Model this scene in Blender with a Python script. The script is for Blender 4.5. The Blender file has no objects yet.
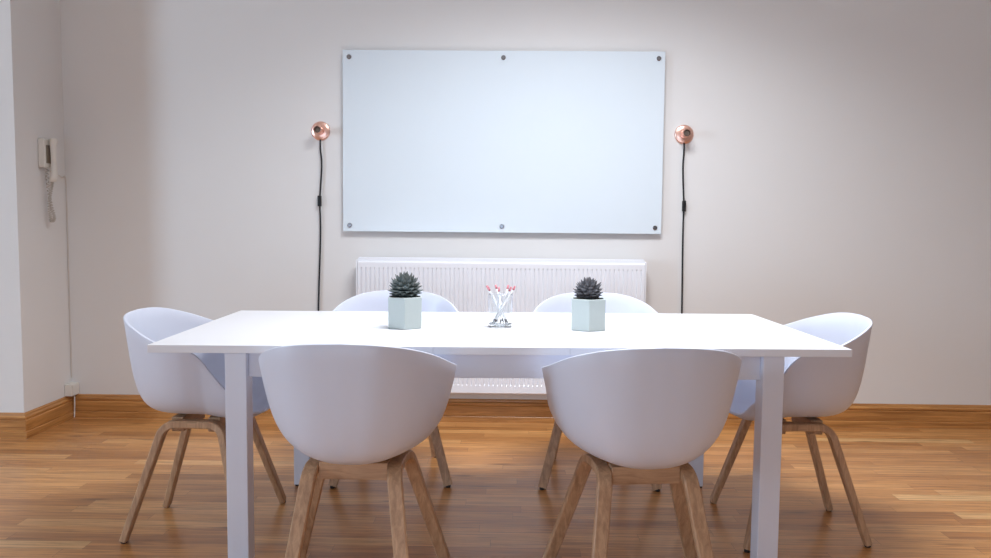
import bpy, bmesh, math, random
from mathutils import Vector, Matrix
random.seed(7)
C = bpy.context.scene.collection
PI = math.pi

# ------------------------------------------------------------------ helpers
def obj(name, bm, mat, parent=None, smooth=False, kind=None, loc=None):
    me = bpy.data.meshes.new(name)
    bmesh.ops.recalc_face_normals(bm, faces=bm.faces[:])
    bm.to_mesh(me); bm.free()
    if smooth:
        for p in me.polygons: p.use_smooth = True
        me.set_sharp_from_angle(angle=.75)
    me.materials.append(mat)
    o = bpy.data.objects.new(name, me); C.objects.link(o)
    if parent: o.parent = parent
    if kind: o['kind'] = kind
    if loc: o.location = loc
    return o

def thing(name, label, cat, loc=(0, 0, 0), rotz=0, group=None):
    o = bpy.data.objects.new(name, None); C.objects.link(o)
    o.location = loc; o.rotation_euler = (0, 0, rotz)
    o['label'] = label; o['category'] = cat
    if group: o['group'] = group
    o.empty_display_size = .1
    return o

def tag(o, label, cat, group=None):
    o['label'] = label; o['category'] = cat
    if group: o['group'] = group

def copy_thing(root, loc, rotz, label):
    r = root.copy(); C.objects.link(r); r.location = loc; r.rotation_euler = (0, 0, rotz); r['label'] = label
    for ch in list(root.children):
        c = ch.copy(); C.objects.link(c); c.parent = r
        for g in list(ch.children):
            d = g.copy(); C.objects.link(d); d.parent = c
    return r

def bevel(o, w=.002, seg=2):
    m = o.modifiers.new('bevel', 'BEVEL'); m.width = w; m.segments = seg; m.limit_method = 'ANGLE'; m.angle_limit = .6
    return o

def add_box(bm, x0, x1, y0, y1, z0, z1):
    vs = [bm.verts.new((x, y, z)) for z in (z0, z1) for y in (y0, y1) for x in (x0, x1)]
    for f in ((0, 2, 3, 1), (4, 5, 7, 6), (0, 1, 5, 4), (2, 6, 7, 3), (0, 4, 6, 2), (1, 3, 7, 5)):
        bm.faces.new([vs[i] for i in f])

def box(x0, x1, y0, y1, z0, z1):
    bm = bmesh.new(); add_box(bm, x0, x1, y0, y1, z0, z1); return bm

def bridge(bm, a, b, closed=True):
    n = len(a)
    for i in range(n if closed else n - 1):
        j = (i + 1) % n
        bm.faces.new((a[i], a[j], b[j], b[i]))

def cr(pts, n):
    """Catmull-Rom through pts, n samples per span"""
    P = [Vector(p) for p in pts]
    out = []
    for i in range(len(P) - 1):
        p0 = P[i - 1] if i > 0 else P[i] * 2 - P[i + 1]
        p1, p2 = P[i], P[i + 1]
        p3 = P[i + 2] if i + 2 < len(P) else P[i + 1] * 2 - P[i]
        for k in range(n):
            t = k / n
            out.append(.5 * ((2 * p1) + (p2 - p0) * t + (2 * p0 - 5 * p1 + 4 * p2 - p3) * t * t + (3 * p1 - p0 - 3 * p2 + p3) * t ** 3))
    out.append(P[-1].copy())
    return out

def add_tube(bm, pts, r, seg=8, caps=True):
    pts = [Vector(p) for p in pts]
    rr = r if isinstance(r, (list, tuple)) else [r] * len(pts)
    ref = None; rings = []
    for i, p in enumerate(pts):
        t = (pts[min(i + 1, len(pts) - 1)] - pts[max(i - 1, 0)]).normalized()
        if ref is None:
            ref = Vector((1, 0, 0)) if abs(t.x) < .9 else Vector((0, 1, 0))
        u = (ref - t * ref.dot(t)).normalized(); v = t.cross(u); ref = u
        rings.append([bm.verts.new(p + (u * math.cos(a) + v * math.sin(a)) * rr[i]) for a in [2 * PI * k / seg for k in range(seg)]])
    for a, b in zip(rings, rings[1:]): bridge(bm, a, b)
    if caps:
        bm.faces.new(rings[0][::-1]); bm.faces.new(rings[-1])

def add_lathe(bm, prof, seg=32, axis='z', o=(0, 0, 0), cap0=True, cap1=True, rot=0):
    o = Vector(o); rings = []
    for r, h in prof:
        ring = []
        for k in range(seg):
            a = 2 * PI * k / seg + rot
            c, s = math.cos(a) * r, math.sin(a) * r
            v = Vector((c, s, h)) if axis == 'z' else Vector((c, -h, s))
            ring.append(bm.verts.new(o + v))
        rings.append(ring)
    for a, b in zip(rings, rings[1:]): bridge(bm, a, b)
    if cap0: bm.faces.new(rings[0][::-1])
    if cap1: bm.faces.new(rings[-1])

# ------------------------------------------------------------------ materials
def lin(c):
    return tuple(((x / 255) / 12.92 if x / 255 <= .04045 else ((x / 255 + .055) / 1.055) ** 2.4) for x in c) + (1,)

def new_mat(name):
    m = bpy.data.materials.new(name); m.use_nodes = True
    nt = m.node_tree
    return m, nt, nt.nodes['Principled BSDF']

def plain(name, rgb, rough=.5, metal=0, noise=0.03, scale=30, bump=0, coat=0, **kw):
    m, nt, b = new_mat(name); N = nt.nodes; L = nt.links
    b.inputs['Roughness'].default_value = rough; b.inputs['Metallic'].default_value = metal
    b.inputs['Coat Weight'].default_value = coat
    tc = N.new('ShaderNodeTexCoord'); nz = N.new('ShaderNodeTexNoise')
    nz.inputs['Scale'].default_value = scale; nz.inputs['Detail'].default_value = 3
    L.new(tc.outputs['Object'], nz.inputs['Vector'])
    mx = N.new('ShaderNodeMix'); mx.data_type = 'RGBA'
    c = lin(rgb)
    mx.inputs[6].default_value = tuple(v * (1 - noise) for v in c[:3]) + (1,)
    mx.inputs[7].default_value = tuple(min(1, v * (1 + noise)) for v in c[:3]) + (1,)
    L.new(nz.outputs['Fac'], mx.inputs[0]); L.new(mx.outputs[2], b.inputs['Base Color'])
    if bump:
        bp = N.new('ShaderNodeBump'); bp.inputs['Strength'].default_value = bump; bp.inputs['Distance'].default_value = .002
        L.new(nz.outputs['Fac'], bp.inputs['Height']); L.new(bp.outputs['Normal'], b.inputs['Normal'])
    return m

def wood(name, dark, light, stretch, rough=.45, scale=1.0, coat=0):
    """stretch: per-axis texture scale, small along the grain"""
    m, nt, b = new_mat(name); N = nt.nodes; L = nt.links
    tc = N.new('ShaderNodeTexCoord'); mp = N.new('ShaderNodeMapping')
    mp.inputs['Scale'].default_value = stretch
    L.new(tc.outputs['Object'], mp.inputs['Vector'])
    nz = N.new('ShaderNodeTexNoise'); nz.inputs['Scale'].default_value = scale; nz.inputs['Detail'].default_value = 6; nz.inputs['Roughness'].default_value = .65; nz.inputs['Distortion'].default_value = .6
    L.new(mp.outputs['Vector'], nz.inputs['Vector'])
    rp = N.new('ShaderNodeValToRGB')
    rp.color_ramp.elements[0].position = .32; rp.color_ramp.elements[0].color = lin(dark)
    rp.color_ramp.elements[1].position = .68; rp.color_ramp.elements[1].color = lin(light)
    L.new(nz.outputs['Fac'], rp.inputs['Fac']); L.new(rp.outputs['Color'], b.inputs['Base Color'])
    b.inputs['Roughness'].default_value = rough; b.inputs['Coat Weight'].default_value = coat; b.inputs['Coat Roughness'].default_value = .2
    bp = N.new('ShaderNodeBump'); bp.inputs['Strength'].default_value = .12; bp.inputs['Distance'].default_value = .001
    L.new(nz.outputs['Fac'], bp.inputs['Height']); L.new(bp.outputs['Normal'], b.inputs['Normal'])
    return m

def floor_mat():
    m, nt, b = new_mat('oak_strip_floor'); N = nt.nodes; L = nt.links
    def math_(op, a, bb=None):
        n = N.new('ShaderNodeMath'); n.operation = op
        for i, v in enumerate((a, bb)):
            if v is None: continue
            if isinstance(v, (int, float)): n.inputs[i].default_value = v
            else: L.new(v, n.inputs[i])
        return n.outputs[0]
    tc = N.new('ShaderNodeTexCoord'); sp = N.new('ShaderNodeSeparateXYZ'); L.new(tc.outputs['Object'], sp.inputs[0])
    x, y = sp.outputs['X'], sp.outputs['Y']
    PW, PL = .068, .85
    ry = math_('DIVIDE', y, PW); row = math_('FLOOR', ry)
    w1 = N.new('ShaderNodeTexWhiteNoise'); w1.noise_dimensions = '1D'; L.new(row, w1.inputs['W'])
    off = math_('MULTIPLY', w1.outputs['Value'], 7.3)
    cx = math_('ADD', math_('DIVIDE', x, PL), off); col = math_('FLOOR', cx)
    cb = N.new('ShaderNodeCombineXYZ'); L.new(col, cb.inputs[0]); L.new(row, cb.inputs[1])
    w2 = N.new('ShaderNodeTexWhiteNoise'); w2.noise_dimensions = '2D'; L.new(cb.outputs[0], w2.inputs['Vector'])
    # plank tone
    rp = N.new('ShaderNodeValToRGB'); e = rp.color_ramp.elements
    e[0].position = 0; e[0].color = lin((178, 122, 70)); e[1].position = 1; e[1].color = lin((226, 184, 128))
    for p, c in ((.25, (198, 140, 84)), (.62, (208, 151, 93)), (.97, (217, 163, 105))):
        k = e.new(p); k.color = lin(c)
    L.new(w2.outputs['Value'], rp.inputs['Fac'])
    # grain, shifted per plank
    mp = N.new('ShaderNodeCombineXYZ')
    L.new(math_('MULTIPLY', x, 3.2), mp.inputs[0]); L.new(math_('MULTIPLY', y, 70), mp.inputs[1]); L.new(math_('MULTIPLY', w2.outputs['Value'], 37), mp.inputs[2])
    nz = N.new('ShaderNodeTexNoise'); nz.inputs['Scale'].default_value = 1.0; nz.inputs['Detail'].default_value = 6; nz.inputs['Roughness'].default_value = .68; nz.inputs['Distortion'].default_value = .8
    L.new(mp.outputs[0], nz.inputs['Vector'])
    gr = N.new('ShaderNodeValToRGB'); gr.color_ramp.elements[0].position = .36; gr.color_ramp.elements[0].color = (.50, .42, .34, 1)
    gr.color_ramp.elements[1].position = .6; gr.color_ramp.elements[1].color = (1.06, 1.06, 1.06, 1)
    L.new(nz.outputs['Fac'], gr.inputs['Fac'])
    m1 = N.new('ShaderNodeMix'); m1.data_type = 'RGBA'; m1.blend_type = 'MULTIPLY'; m1.inputs[0].default_value = .8
    L.new(rp.outputs['Color'], m1.inputs[6]); L.new(gr.outputs['Color'], m1.inputs[7])
    # knots
    kp = N.new('ShaderNodeCombineXYZ')
    L.new(math_('MULTIPLY', x, 2.2), kp.inputs[0]); L.new(math_('MULTIPLY', y, 11), kp.inputs[1])
    vo = N.new('ShaderNodeTexVoronoi'); vo.inputs['Scale'].default_value = 1.0; L.new(kp.outputs[0], vo.inputs['Vector'])
    kr = N.new('ShaderNodeValToRGB'); kr.color_ramp.elements[0].position = .03; kr.color_ramp.elements[0].color = (.3, .24, .2, 1)
    kr.color_ramp.elements[1].position = .17; kr.color_ramp.elements[1].color = (1, 1, 1, 1)
    L.new(vo.outputs['Distance'], kr.inputs['Fac'])
    m2 = N.new('ShaderNodeMix'); m2.data_type = 'RGBA'; m2.blend_type = 'MULTIPLY'; m2.inputs[0].default_value = .8
    L.new(m1.outputs[2], m2.inputs[6]); L.new(kr.outputs['Color'], m2.inputs[7])
    # joints
    fy = math_('FRACT', ry); fx = math_('FRACT', cx)
    g = math_('MAXIMUM', math_('LESS_THAN', fy, .022), math_('LESS_THAN', fx, .0018))
    m3 = N.new('ShaderNodeMix'); m3.data_type = 'RGBA'; m3.blend_type = 'MULTIPLY'
    L.new(math_('MULTIPLY', g, .6), m3.inputs[0]); L.new(m2.outputs[2], m3.inputs[6]); m3.inputs[7].default_value = (.25, .18, .12, 1)
    L.new(m3.outputs[2], b.inputs['Base Color'])
    rr = N.new('ShaderNodeMapRange'); rr.inputs['To Min'].default_value = .22; rr.inputs['To Max'].default_value = .4
    L.new(nz.outputs['Fac'], rr.inputs['Value']); L.new(rr.outputs[0], b.inputs['Roughness'])
    bp = N.new('ShaderNodeBump'); bp.inputs['Strength'].default_value = .1; bp.inputs['Distance'].default_value = .001
    L.new(nz.outputs['Fac'], bp.inputs['Height']); L.new(bp.outputs['Normal'], b.inputs['Normal'])
    return m

M = {
    'wall': plain('wall_paint', (226, 224, 222), .85, noise=.015, scale=3, bump=.05),
    'ceil': plain('ceiling_paint', (236, 234, 230), .9, noise=.01, scale=3),
    'floor': floor_mat(),
    'base_x': wood('varnished_pine_skirting', (150, 98, 48), (208, 150, 86), (2.5, 50, 50), .38, coat=.3),
    'base_y': wood('varnished_pine_skirting_return', (150, 98, 48), (208, 150, 86), (50, 2.5, 50), .38, coat=.3),
    'shell': plain('white_polypropylene', (217, 222, 236), .38, noise=.008, scale=300, bump=.03),
    'oak_z': wood('oak_leg', (160, 123, 92), (204, 166, 130), (70, 70, 7), .5),
    'oak_y': wood('oak_rail', (160, 123, 92), (204, 166, 130), (70, 7, 70), .5),
    'oak_x': wood('oak_crossbar', (160, 123, 92), (204, 166, 130), (7, 70, 70), .5),
    'glide': plain('black_glide', (40, 36, 34), .5),
    'table': plain('white_lacquer', (236, 238, 243), .3, noise=.004, scale=10, coat=.15),
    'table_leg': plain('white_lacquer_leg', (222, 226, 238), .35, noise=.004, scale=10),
    'board': plain('white_backed_glass', (221, 231, 238), .16, noise=.004, scale=4),
    'chrome': plain('brushed_steel', (150, 154, 160), .25, metal=1, noise=.02),
    'rad': plain('radiator_enamel', (238, 239, 244), .35, noise=.004, scale=10),
    'rad_dark': plain('radiator_fins', (120, 120, 126), .6, noise=.02),
    'copper': plain('polished_copper', (250, 206, 190), .3, metal=1, noise=.03, scale=60),
    'socket_in': plain('lampholder_interior', (96, 84, 74), .4, noise=.1),
    'cord': plain('black_textile_cord', (26, 26, 30), .7, noise=.2, scale=400),
    'switch': plain('black_plastic', (18, 18, 20), .4),
    'plastic': plain('ivory_plastic', (224, 220, 212), .4, noise=.01),
    'cable': plain('painted_cable', (214, 207, 199), .6, noise=.01),
    'coil': plain('grey_coil_cord', (190, 182, 172), .5, noise=.03),
    'gap_shade': plain('gap_shade_brown', (132, 120, 106), .7),  # brown tone stands in for shade behind the phone handset
    'pot': plain('pale_mint_ceramic', (186, 196, 194), .4, noise=.02, scale=60, bump=.03),
    'soil': plain('dark_soil', (34, 31, 30), .9, noise=.3, scale=200, bump=.4),
    'leaf_d': plain('charcoal_green_leaf', (98, 106, 104), .45, noise=.25, scale=40),
    'leaf_p': plain('charcoal_plum_leaf', (98, 97, 101), .45, noise=.25, scale=40),
    'pencil': plain('white_pencil_paint', (240, 240, 242), .35, noise=.01),
    'red': plain('pink_red_end', (216, 140, 148), .45, noise=.1, scale=300),
    'redd': plain('dark_red_end', (150, 62, 74), .45, noise=.1, scale=300),
    'tip': plain('dark_pencil_tip', (70, 68, 72), .5, noise=.2, scale=200),
}
def glass_mat():
    m, nt, b = new_mat('clear_glass')
    b.inputs['Base Color'].default_value = (.97, .985, .99, 1); b.inputs['Roughness'].default_value = .02
    b.inputs['Transmission Weight'].default_value = 1; b.inputs['IOR'].default_value = 1.45
    tc = nt.nodes.new('ShaderNodeTexCoord'); nz = nt.nodes.new('ShaderNodeTexNoise'); nz.inputs['Scale'].default_value = 20
    bp = nt.nodes.new('ShaderNodeBump'); bp.inputs['Strength'].default_value = .02
    nt.links.new(tc.outputs['Object'], nz.inputs['Vector']); nt.links.new(nz.outputs['Fac'], bp.inputs['Height']); nt.links.new(bp.outputs['Normal'], b.inputs['Normal'])
    return m
M['glass'] = glass_mat()

# ------------------------------------------------------------------ camera
H, F_, T_, R_, YAW = 1.1309, 806.3034, .0726, .0087, .0159
cam = bpy.data.cameras.new('camera'); co = bpy.data.objects.new('camera', cam); C.objects.link(co)
cam.sensor_fit = 'HORIZONTAL'; cam.sensor_width = 36; cam.lens = F_ / 991 * 36; cam.clip_start = .05
Rm = Matrix.Rotation(YAW, 3, 'Z')
fw = Vector((0, math.cos(T_), -math.sin(T_))); up = Vector((0, math.sin(T_), math.cos(T_))); rt = Vector((1, 0, 0))
cr_, sr_ = math.cos(R_), math.sin(R_)
Rv = Rm @ (cr_ * rt + sr_ * up); Uv = Rm @ (-sr_ * rt + cr_ * up); Fv = Rm @ fw
mw = Matrix((Rv, Uv, -Fv)).transposed().to_4x4(); mw.translation = (0, 0, H)
co.matrix_world = mw
bpy.context.scene.camera = co

# ------------------------------------------------------------------ room shell
YB, XL, YP = 4.465, -2.464, 4.016      # back wall, alcove side wall, pier face
XW, XR, YR, ZC = -7.2, 4.2, -2.8, 3.0
obj('floor', box(XW - .1, XR + .1, YR - .1, YB + .1, -.1, 0), M['floor'], kind='structure')
obj('ceiling', box(XW - .1, XR + .1, YR - .1, YB + .1, ZC, ZC + .1), M['ceil'], kind='structure')
obj('wall_back', box(XL, XR + .1, YB, YB + .1, 0, ZC), M['wall'], kind='structure')
obj('wall_left', box(XW, XL, YP, YB + .1, 0, ZC), M['wall'], kind='structure')
obj('wall_right', box(XR, XR + .1, YR, YB, 0, ZC), M['wall'], kind='structure')
obj('wall_rear', box(XW - .1, XR + .1, YR - .1, YR, 0, ZC), M['wall'], kind='structure')
obj('wall_far', box(XW - .1, XW, YR, YB, 0, ZC), M['wall'], kind='structure')

prof = [(0, 0), (.020, 0), (.020, .032), (.018, .0345), (.0125, .036), (.0150, .040), (.0155, .090), (.0105, .095), (.0110, .098), (.0150, .101), (.0150, .109), (.0085, .116), (.0070, .124), (.003, .1295), (0, .1305)]
def skirting(name, fa, fb, mat):
    bm = bmesh.new()
    a = [bm.verts.new((*fa(d), z)) for d, z in prof]; b = [bm.verts.new((*fb(d), z)) for d, z in prof]
    bridge(bm, a, b); bm.faces.new(a); bm.faces.new(b[::-1])
    return obj(name, bm, mat, kind='structure')
skirting('baseboard_back', lambda d: (XL + d, YB - d), lambda d: (XR, YB - d), M['base_x'])
skirting('baseboard_left', lambda d: (XL + d, YP - d), lambda d: (XL + d, YB - d), M['base_y'])
skirting('baseboard_pier', lambda d: (XW, YP - d), lambda d: (XL + d, YP - d), M['base_x'])

# ------------------------------------------------------------------ chairs
RIM = [(0, -.243, .798), (.10, -.236, .794), (.18, -.204, .781), (.243, -.140, .755), (.281, -.06, .722), (.292, .012, .702),
       (.285, .062, .689), (.275, .092, .662), (.266, .118, .622), (.251, .162, .560), (.228, .206, .51), (.185, .234, .466), (.10, .248, .450), (0, .251, .447)]
Z0 = .425
def shell_bm():
    half = cr(RIM, 6)
    ring = half + [Vector((-p.x, p.y, p.z)) for p in half[-2:0:-1]]
    bm = bmesh.new(); NT = 20
    cen = bm.verts.new((0, 0, Z0)); prev = None
    for k in range(1, NT + 1):
        t = k / NT; cur = []
        for p in ring:
            dz = p.z - Z0
            front = max(0, min(1, (p.y - .1) / .15))
            lift = .028 * (p.x / .29) ** 2 * (1 - front)
            c1 = Vector((p.x * .76, p.y * .93, Z0 - .002 + lift)); c2 = Vector((p.x * .85, p.y * .85, Z0 + lift + dz * (.09 + .1 * front)))
            u = 1 - t
            q = u ** 3 * cen.co + 3 * u * u * t * c1 + 3 * u * t * t * c2 + t ** 3 * p
            cur.append(bm.verts.new(q))
        n = len(cur)
        if prev is None:
            for i in range(n): bm.faces.new((cen, cur[i], cur[(i + 1) % n]))
        else: bridge(bm, prev, cur)
        prev = cur
    return bm

def rect_sweep(bm, pts, wid, thk):
    """rectangular section swept along pts: wid sideways (x), thk in the bend plane"""
    rings = []
    for i, p in enumerate(pts):
        t = (pts[min(i + 1, len(pts) - 1)] - pts[max(i - 1, 0)]).normalized()
        X = Vector((1, 0, 0)); u = (X - t * X.dot(t)).normalized(); v = t.cross(u)
        w, h = wid[i] / 2, thk[i] / 2; c = .0035
        sec = [(w - c, h), (w, h - c), (w, -h + c), (w - c, -h), (-w + c, -h), (-w, -h + c), (-w, h - c), (-w + c, h)]
        rings.append([bm.verts.new(p + u * a + v * b) for a, b in sec])
    for a, b in zip(rings, rings[1:]): bridge(bm, a, b)
    bm.faces.new(rings[0][::-1]); bm.faces.new(rings[-1])

ZR = .410
def leg_path(side, rear):
    # starts on the rail, bends, runs down to the foot
    if rear: a, b, f = Vector((side * .120, -.01, ZR)), Vector((side * .122, -.096, ZR)), Vector((side * .177, -.224, .008))
    else:    a, b, f = Vector((side * .120, .02, ZR)), Vector((side * .129, .106, ZR)), Vector((side * .243, .214, .008))
    r = .045
    d1 = (a - b).normalized(); d2 = (f - b).normalized()
    p1, p2 = b + d1 * r, b + d2 * r
    bend = [(1 - t) ** 2 * p1 + 2 * (1 - t) * t * b + t * t * p2 for t in [k / 10 for k in range(11)]]
    down = [p2.lerp(f, k / 6) for k in range(1, 7)]
    pts = [a] + bend + down
    n = len(pts)
    wid = [.042] * 12 + [.042 - .004 * k / 6 for k in range(1, 7)]
    thk = [.026] * 12 + [.026 - .004 * k / 6 for k in range(1, 7)]
    return pts, wid, thk

def make_chair(label):
    t = thing('armchair', label, 'chair', group='white shell armchairs around the table')
    s = obj('shell', shell_bm(), M['shell'], t, smooth=True)
    so = s.modifiers.new('thick', 'SOLIDIFY'); so.thickness = .0085; so.offset = -1
    bv = s.modifiers.new('edge', 'BEVEL'); bv.width = .0022; bv.segments = 2; bv.limit_method = 'ANGLE'; bv.angle_limit = 1.0
    for side in (-1, 1):
        for rear in (True, False):
            bm = bmesh.new(); pts, w, h = leg_path(side, rear); rect_sweep(bm, pts, w, h)
            lg = obj('leg', bm, M['oak_z'], t)
            f = pts[-1]; bm = bmesh.new(); add_lathe(bm, [(.010, 0), (.011, .004), (.011, .012)], 12, o=(f.x, f.y, 0))
            obj('foot_glide', bm, M['glide'], lg)
        bm = bmesh.new(); pts = [Vector((side * .120, y, ZR)) for y in (-.0095, 0, .01, .0195)]
        rect_sweep(bm, pts, [.042] * 4, [.026] * 4)
        obj('side_rail', bm, M['oak_y'], t)
    for y in (-.060, .070):
        o = obj('crossbar', box(-.1005, .1005, y - .022, y + .022, ZR - .034, ZR + .018), M['oak_x'], t)
        bevel(o, .003)
    return t

first = make_chair('white shell chair in front of the table, left one of the two seen from behind')
first.location = (-.443, 2.366, 0); first.rotation_euler = (0, 0, -.017)
copy_thing(first, (.394, 2.362, 0), .10, 'white shell chair in front of the table, right one of the two seen from behind')
copy_thing(first, (-1.104, 2.888, 0), -PI / 2, 'white shell chair at the left end of the table, nearest the wall phone')
copy_thing(first, (1.048, 2.955, 0), PI / 2 - .01, 'white shell chair at the right end of the table, facing left')
copy_thing(first, (-.502, 3.543, 0), PI + .06, 'white shell chair behind the table, its back rising behind the left plant pot')
copy_thing(first, (.394, 3.545, 0), PI, 'white shell chair behind the table, its back rising behind the right plant pot')

# ------------------------------------------------------------------ table
TROT = .0282
tb = thing('dining_table', 'long white extendable table with square legs in the middle of the room', 'table', (-.0316, 2.9444, 0), TROT)
hx, hy = 1.09, .475; sx0, sx1 = -.212, .212
for nm, x0, x1 in (('tabletop', -hx, sx0 - .0003), ('extension_leaf', sx0 + .0003, sx1 - .0003), ('tabletop', sx1 + .0003, hx)):
    bevel(obj(nm, box(x0, x1, -hy, hy, .716, .74), M['table'], tb), .0008)
lw = .066; LX = {-1: -.855, 1: .881}
for sxx in (-1, 1):
    for syy in (-1, 1):
        x0 = LX[sxx] - (lw if sxx > 0 else 0); y0 = syy * (hy - .004) - (lw if syy > 0 else 0)
        lg = bevel(obj('leg', box(x0, x0 + lw, y0, y0 + lw, .008, .7155), M['table_leg'], tb), .002)
        obj('foot_pad', box(x0 + .004, x0 + lw - .004, y0 + .004, y0 + lw - .004, 0, .0085), M['glide'], lg)
for syy in (-1, 1):
    y1 = syy * (hy - .030)
    bevel(obj('apron', box(LX[-1] + lw + .0005, LX[1] - lw - .0005, min(y1, y1 - syy * .02), max(y1, y1 - syy * .02), .637, .7155), M['table_leg'], tb), .0015)
for sxx in (-1, 1):
    x1 = LX[sxx] - sxx * .008
    bevel(obj('apron', box(min(x1, x1 - sxx * .02), max(x1, x1 - sxx * .02), -hy + .0705, hy - .0705, .637, .7155), M['table_leg'], tb), .0015)

# ------------------------------------------------------------------ plants
def succulent_bm(R, hgt, rings, seed):
    rnd = random.Random(seed); bm = bmesh.new()
    for elev, n, L, w, base_z, ph in rings:
        for k in range(n):
            az = 2 * PI * (k + ph) / n + rnd.uniform(-.06, .06); e = math.radians(elev + rnd.uniform(-4, 4)); l = L * rnd.uniform(.93, 1.05)
            Mx = Matrix.Translation((0, 0, base_z)) @ Matrix.Rotation(az, 4, 'Z') @ Matrix.Rotation(-e, 4, 'Y')
            prev = None
            for s, ww, th, cup in ((.12, .35, .004, 0), (.4, .8, .0065, .0015), (.62, 1.0, .0065, .003), (.8, .72, .005, .0045), (.92, .3, .003, .006), (1.0, .03, .0008, .0075)):
                x = l * s; hw = w * ww / 2
                ring = [bm.verts.new(Mx @ Vector(p)) for p in ((x, -hw, cup + .003 * ww), (x, 0, cup + th * .35), (x, hw, cup + .003 * ww), (x, hw * .55, cup - th * .6), (x, 0, cup - th), (x, -hw * .55, cup - th * .6))]
                if prev: bridge(bm, prev, ring)
                else: bm.faces.new(ring[::-1])
                prev = ring
            bm.faces.new(prev)
    return bm

def pot_plant(label, loc, rot, mat, big, seed):
    t = thing('potted_succulent', label, 'plant', loc, rot, 'succulents in hexagonal pots on the table')
    R, Hh = .0685, .113
    bm = bmesh.new()
    add_lathe(bm, [(R - .002, 0), (R, .002), (R, Hh - .0015), (R - .0015, Hh), (R - .006, Hh), (R - .0065, Hh - .0015), (R - .0065, Hh - .014)], 6, rot=-PI / 2, cap1=True)
    bevel(obj('pot', bm, M['pot'], t), .0015)
    bm = bmesh.new(); add_lathe(bm, [(R - .0070, Hh - .0135), (R - .0070, Hh - .004), (.03, Hh - .001), (.008, Hh)], 6, rot=-PI / 2)
    obj('soil', bm, M['soil'], t)
    zb = Hh + .004; s = 1.0 if big else .88
    zr = zb + .015 * s
    rings = [(-26, 9, .050 * s, .030 * s, zr, .3), (-14, 11, .060 * s, .032 * s, zr, 0), (0, 12, .064 * s, .032 * s, zr, .5), (13, 12, .065 * s, .032 * s, zr, .1), (26, 11, .065 * s, .031 * s, zr, .6),
             (39, 10, .067 * s, .030 * s, zr, .2), (52, 8, .068 * s, .028 * s, zr, .65), (66, 6, .069 * s, .025 * s, zr, .3), (81, 4, .070 * s, .020 * s, zr, .7)]
    obj('rosette', succulent_bm(R, Hh, rings, seed), mat, t)
    bm = bmesh.new(); add_lathe(bm, [(.012, Hh - .004), (.014, Hh + .02), (.010, Hh + .05 * s)], 10)
    obj('stem', bm, mat, t, smooth=True)
    return t
pot_plant('pale hexagonal pot with the larger spiky grey-green succulent, left on the table', (-.373, 2.905, .7405), .10, M['leaf_d'], True, 3)
pot_plant('pale hexagonal pot with the smaller dark plum-grey succulent, right on the table', (.290, 2.905, .7405), -.04, M['leaf_p'], False, 9)

# ------------------------------------------------------------------ tumbler with pencils
GX, GY, GZ = -.028, 2.945, .7405
bm = bmesh.new()
r, hh = .0435, .122
add_lathe(bm, [(r - .003, 0), (r, .003), (r + .001, hh - .001), (r, hh), (r - .001, hh - .0008), (r - .0014, .014), (r - .006, .010), (.004, .009)], 40)
tum = obj('tumbler', bm, M['glass'], smooth=True, loc=(GX, GY, GZ)); tag(tum, 'clear straight-sided glass tumbler between the two plant pots', 'glass')
def make_pencil():
    t = thing('pencil', 'slim white pencil with a pink-red end standing in the glass tumbler', 'pencil', group='white pencils in the glass tumbler')
    bm = bmesh.new(); add_lathe(bm, [(.0036, .0215), (.0036, .147)], 6); obj('barrel', bm, M['pencil'], t)
    bm = bmesh.new(); add_lathe(bm, [(.0004, .001), (.0018, .007), (.0036, .0214)], 6); obj('tip', bm, M['tip'], t)
    bm = bmesh.new(); add_lathe(bm, [(.0040, .1472), (.0040, .158), (.0034, .162)], 10); obj('end', bm, M['red'], t)
    bm = bmesh.new(); add_lathe(bm, [(.0042, .1455), (.0042, .150)], 10); obj('band', bm, M['redd'], t)
    return t
P0 = make_pencil(); first_p = True
rnd = random.Random(4)
spec = []
NP = 7
for k in range(NP):
    a = 2 * PI * k / NP + .2
    spec.append((a, .0305))
for k, (a, rb) in enumerate(spec):
    # foot near one side, leaning out to the opposite side of the rim (all twisted the same way)
    tw = 2.5
    foot = Vector((GX + rb * math.cos(a), GY + rb * math.sin(a), GZ + .0105))
    zt = .112; rt_ = .0325
    top = Vector((GX + rt_ * math.cos(a + tw), GY + rt_ * math.sin(a + tw), GZ + zt))
    d = (top - foot).normalized()
    q = Vector((0, 0, 1)).rotation_difference(d)
    o = P0 if k == 0 else None
    if o is None:
        o = P0.copy(); C.objects.link(o)
        for ch in list(P0.children):
            c = ch.copy(); C.objects.link(c); c.parent = o
    o.location = foot; o.rotation_mode = 'QUATERNION'; o.rotation_quaternion = q

# ------------------------------------------------------------------ whiteboard
wb = thing('whiteboard', 'large blue-white glass whiteboard fixed to the back wall above the radiator', 'whiteboard', (-.038, YB, 1.555))
bw, bh = .873, .491
bevel(obj('glass_panel', box(-bw, bw, -.028, -.022, -bh, bh), M['board'], wb), .0012)
for x in (-.838, 0, .838):
    for z in (-.457, .454):
        bm = bmesh.new(); add_lathe(bm, [(.009, .0003), (.009, .0285), (.0125, .0287), (.0125, .032), (.010, .034)], 20, axis='y', o=(x, 0, z))
        obj('mounting_bolt', bm, M['chrome'], wb)

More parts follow.
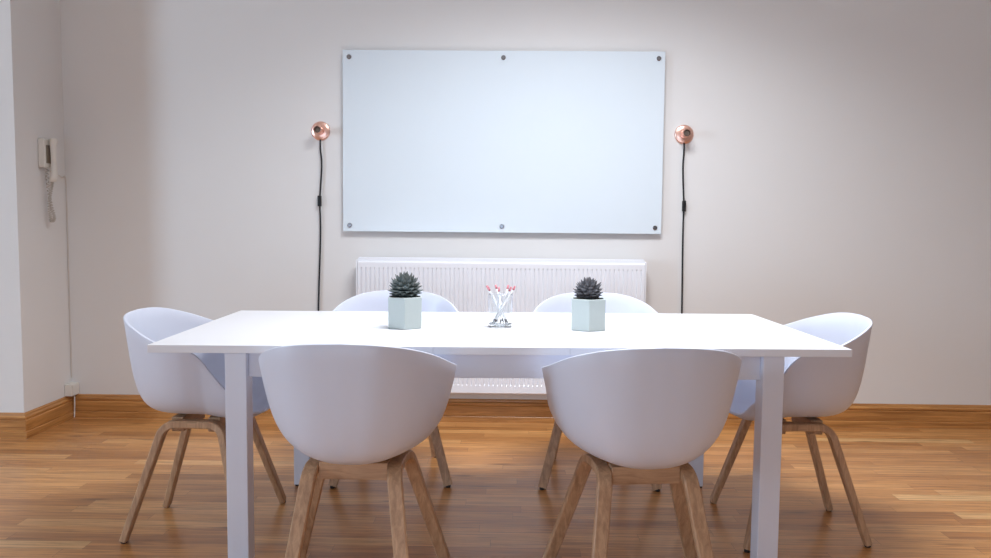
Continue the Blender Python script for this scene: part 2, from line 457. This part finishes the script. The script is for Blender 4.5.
# ------------------------------------------------------------------ radiator
rx0, rx1, rz0, rz1, ry = -.820, .738, .180, .905, 4.365
rd = thing('radiator', 'white fluted panel radiator on the back wall under the whiteboard', 'radiator', (0, 0, 0))
bm = bmesh.new()
NF = 64; pitch = (rx1 - rx0 - .016) / NF
xs = []
fl = [(0, 0), (.34, 0), (.42, 1), (.58, 1), (.66, 0)]
xs.append((rx0, 0))
for i in range(NF):
    for u, d in fl: xs.append((rx0 + .008 + (i + u) * pitch, d))
xs.append((rx1, 0))
zs = [(rz0, None, .006), (rz0 + .006, 0, 0), (rz0 + .044, 0, 0), (rz0 + .052, 1, 0), (rz1 - .041, 1, 0), (rz1 - .033, 0, 0), (rz1 - .008, 0, 0), (rz1 - .002, 0, .003), (rz1, 0, .010)]
grid = []
for z, m, back in zs:
    grid.append([bm.verts.new((x, ry + (d * .0055 if m else 0) + back, z)) for x, d in xs])
for a, b in zip(grid, grid[1:]): bridge(bm, a, b, closed=False)
obj('front_panel', bm, M['rad'], rd)
obj('back_panel', box(rx0 + .004, rx1 - .004, 4.418, 4.428, rz0 + .004, rz1 - .004), M['rad'], rd)
obj('fins', box(rx0 + .02, rx1 - .02, ry + .014, 4.417, rz0 + .02, rz1 - .03), M['rad_dark'], rd)
for x0, x1 in ((rx0 - .010, rx0 - .001), (rx1 + .001, rx1 + .010)):
    bevel(obj('side_panel', box(x0, x1, ry + .003, 4.430, rz0 + .004, rz1 + .006), M['rad'], rd), .002)
bm = bmesh.new()
add_box(bm, rx0, rx1, ry + .012, ry + .016, rz1 + .0005, rz1 + .016)
add_box(bm, rx0, rx1, 4.412, 4.418, rz1 + .0005, rz1 + .020)
n = 120
for i in range(n):
    x = rx0 + (i + .5) * (rx1 - rx0) / n
    add_box(bm, x - .0035, x + .0035, ry + .016, 4.412, rz1 + .010, rz1 + .0165)
obj('top_grille', bm, M['rad'], rd)
for x in (rx0 + .05, rx1 - .05):
    bm = bmesh.new(); add_lathe(bm, [(.008, 0), (.008, rz0 + .004)], 12, o=(x, 4.40, 0)); obj('pipe', bm, M['rad'], rd, smooth=True)
for x in (-.55, .47):
    obj('wall_bracket', box(x - .02, x + .02, 4.4285, YB - .0005, .3, .8), M['rad'], rd)

# ------------------------------------------------------------------ wall lamps
def wall_lamp(label, x, z, xs_, zs_, xe, wob):
    t = thing('wall_lamp', label, 'lamp', (x, YB, z), 0, 'copper lampholders beside the whiteboard')
    bm = bmesh.new()
    add_lathe(bm, [(.0515, .0003), (.0525, .004), (.0510, .008), (.045, .0115), (.033, .0145), (.0235, .016)], 40, axis='y')
    obj('wall_plate', bm, M['copper'], t, smooth=True)
    bm = bmesh.new()
    add_lathe(bm, [(.0215, .0163), (.0215, .060), (.0235, .062), (.0235, .082), (.022, .0835), (.0180, .0835), (.0175, .082), (.0172, .040)], 32, axis='y')
    sk = obj('lampholder', bm, M['copper'], t, smooth=True)
    bm = bmesh.new(); add_lathe(bm, [(.0168, .041), (.0168, .070), (.015, .074), (.006, .076)], 24, axis='y')
    obj('contact_insert', bm, M['socket_in'], sk, smooth=True)
    bm = bmesh.new()
    pts = cr([(0, -.012, -.048), (0, -.012, -.10), (wob * .6, -.010, (zs_ - z) * .5), (xs_ - x, -.010, zs_ - z + .0)], 8)
    p2 = cr([(xs_ - x, -.010, zs_ - z), (xs_ - x + wob * .35, -.009, zs_ - z - .18), (xe - x + wob * .4, -.009, .66 - z), (xe - x, -.010, .35 - z), (xe - x, -.030, .155 - z), (xe - x, -.032, .02 - z), (xe - x, -.06, .006 - z)], 8)
    add_tube(bm, pts + p2[1:], .0048, 8)
    cd = obj('cord', bm, M['cord'], t, smooth=True)
    cx, cz = xs_ - x, zs_ - z
    sw = bevel(obj('inline_switch', box(cx - .010, cx + .010, -.022, -.001, cz - .030, cz + .030), M['switch'], cd), .004)
    return t
wall_lamp('copper wall lampholder with hanging black cord, left of the whiteboard', -1.039, 1.612, -1.046, 1.229, -1.060, .010)
wall_lamp('copper wall lampholder with hanging black cord, right of the whiteboard', .951, 1.607, .959, 1.218, .964, -.004)

# ------------------------------------------------------------------ intercom and cables on the alcove wall
it = thing('wall_phone', 'ivory intercom handset with coiled cord on the left alcove wall', 'phone', (XL, 4.255, 1.46))
o = obj('base_unit', box(.0003, .034, -.045, .045, -.073, .077), M['plastic'], it); bevel(o, .004)
bevel(obj('gap_shade_strip', box(.0335, .0365, -.03, .03, -.05, .045), M['gap_shade'], it), .001)  # thin plate painting the shaded gap between base and handset
bm = bmesh.new()
hp = [(.058, .080, .034), (.060, .066, .040), (.056, .045, .030), (.056, -.02, .026), (.058, -.085, .030), (.056, -.115, .042), (.050, -.140, .040), (.048, -.148, .026)]
prev = None
for i, (x, z, w) in enumerate(hp):
    d = (.017, .020, .016, .013, .014, .019, .018, .012)[i]
    ring = [bm.verts.new((x + d * math.cos(a) * 1.0, w * .6 * math.sin(a), z)) for a in [2 * PI * k / 16 for k in range(16)]]
    if prev: bridge(bm, prev, ring)
    else: bm.faces.new(ring[::-1])
    prev = ring
bm.faces.new(prev)
obj('handset', bm, M['plastic'], it, smooth=True)
bm = bmesh.new()
pts = []
NC = 260
guide = cr([(.046, 0, -.147), (.040, -.004, -.19), (.030, -.006, -.25), (.030, -.004, -.32), (.036, 0, -.358), (.044, .012, -.335), (.030, .010, -.27), (.020, .006, -.18), (.018, .0, -.074)], 40)
for i, g in enumerate(guide):
    a = i * 2 * PI / 7.5; rr = .0075
    pts.append(g + Vector((rr * math.cos(a), rr * math.sin(a), 0)))
add_tube(bm, pts, .0022, 6)
obj('coiled_cord', bm, M['coil'], it, smooth=True)

bm = bmesh.new()
XC, YC = XL + .0035, YB - .0036
add_tube(bm, cr([(XL + .004, 4.30, 1.375), (XL + .006, 4.35, 1.365), (XL + .006, 4.42, 1.345), (XC, YC, 1.325), (XC + .001, YC, 1.0), (XC, YC, .6), (XC + .001, YC, .4), (XC, YC, .226)], 6), .003, 8)
tag(obj('cable', bm, M['cable'], smooth=True), 'thin white cable running down the left wall corner to the socket box', 'cable')
jb = thing('junction_box', 'small white socket box in the left corner on top of the skirting', 'socket', (XL, YB, .1315))
bevel(obj('housing', box(.001, .042, -.075, -.001, 0, .068), M['plastic'], jb), .004)
bevel(obj('lid', box(.0425, .047, -.071, -.005, .004, .064), M['plastic'], jb), .002)
bm = bmesh.new()
for k, dx in enumerate((.028, .042)):
    add_tube(bm, cr([(XL + dx, YB - .012, .1312), (XL + dx, YB - .022, .127), (XL + dx + .001, YB - .026, .08), (XL + dx, YB - .028, .03), (XL + dx, YB - .032, .004)], 5), .0035, 8)
    break
tag(obj('cable', bm, M['plastic'], smooth=True), 'short white cable from the socket box down over the skirting', 'cable')

# ------------------------------------------------------------------ light
def area(name, loc, target, sx, sy, power, color, spread=PI):
    l = bpy.data.lights.new(name, 'AREA'); l.shape = 'RECTANGLE'; l.size = sx; l.size_y = sy; l.energy = power; l.color = color; l.spread = spread
    o = bpy.data.objects.new(name, l); C.objects.link(o); o.location = loc
    d = Vector(target) - Vector(loc); o.rotation_euler = d.to_track_quat('-Z', 'Y').to_euler()
    return o
area('skylight', (.35, 2.85, 2.96), (.35, 2.95, 0), 1.2, .7, 59, (.90, .94, 1.0), math.radians(132))
area('left_window', (-7.1, .4, 1.5), (-1.0, 4.2, 1.4), 1.5, 1.8, 245, (.58, .78, 1.0))
area('rear_window', (-.6, -2.7, .55), (0, 3, .6), 3.0, .9, 50, (.62, .78, 1.0))

w = bpy.data.worlds.new('world'); bpy.context.scene.world = w; w.use_nodes = True
w.node_tree.nodes['Background'].inputs[0].default_value = (.8, .85, 1, 1); w.node_tree.nodes['Background'].inputs[1].default_value = .3

sc = bpy.context.scene
sc.view_settings.view_transform = 'Standard'; sc.view_settings.look = 'None'; sc.view_settings.gamma = 1; sc.view_settings.exposure = 0
sc.view_settings.use_curve_mapping = False
sc.cycles.use_denoising = True
sc.cycles.max_bounces = 10; sc.cycles.diffuse_bounces = 6; sc.cycles.transmission_bounces = 10; sc.cycles.caustics_refractive = True
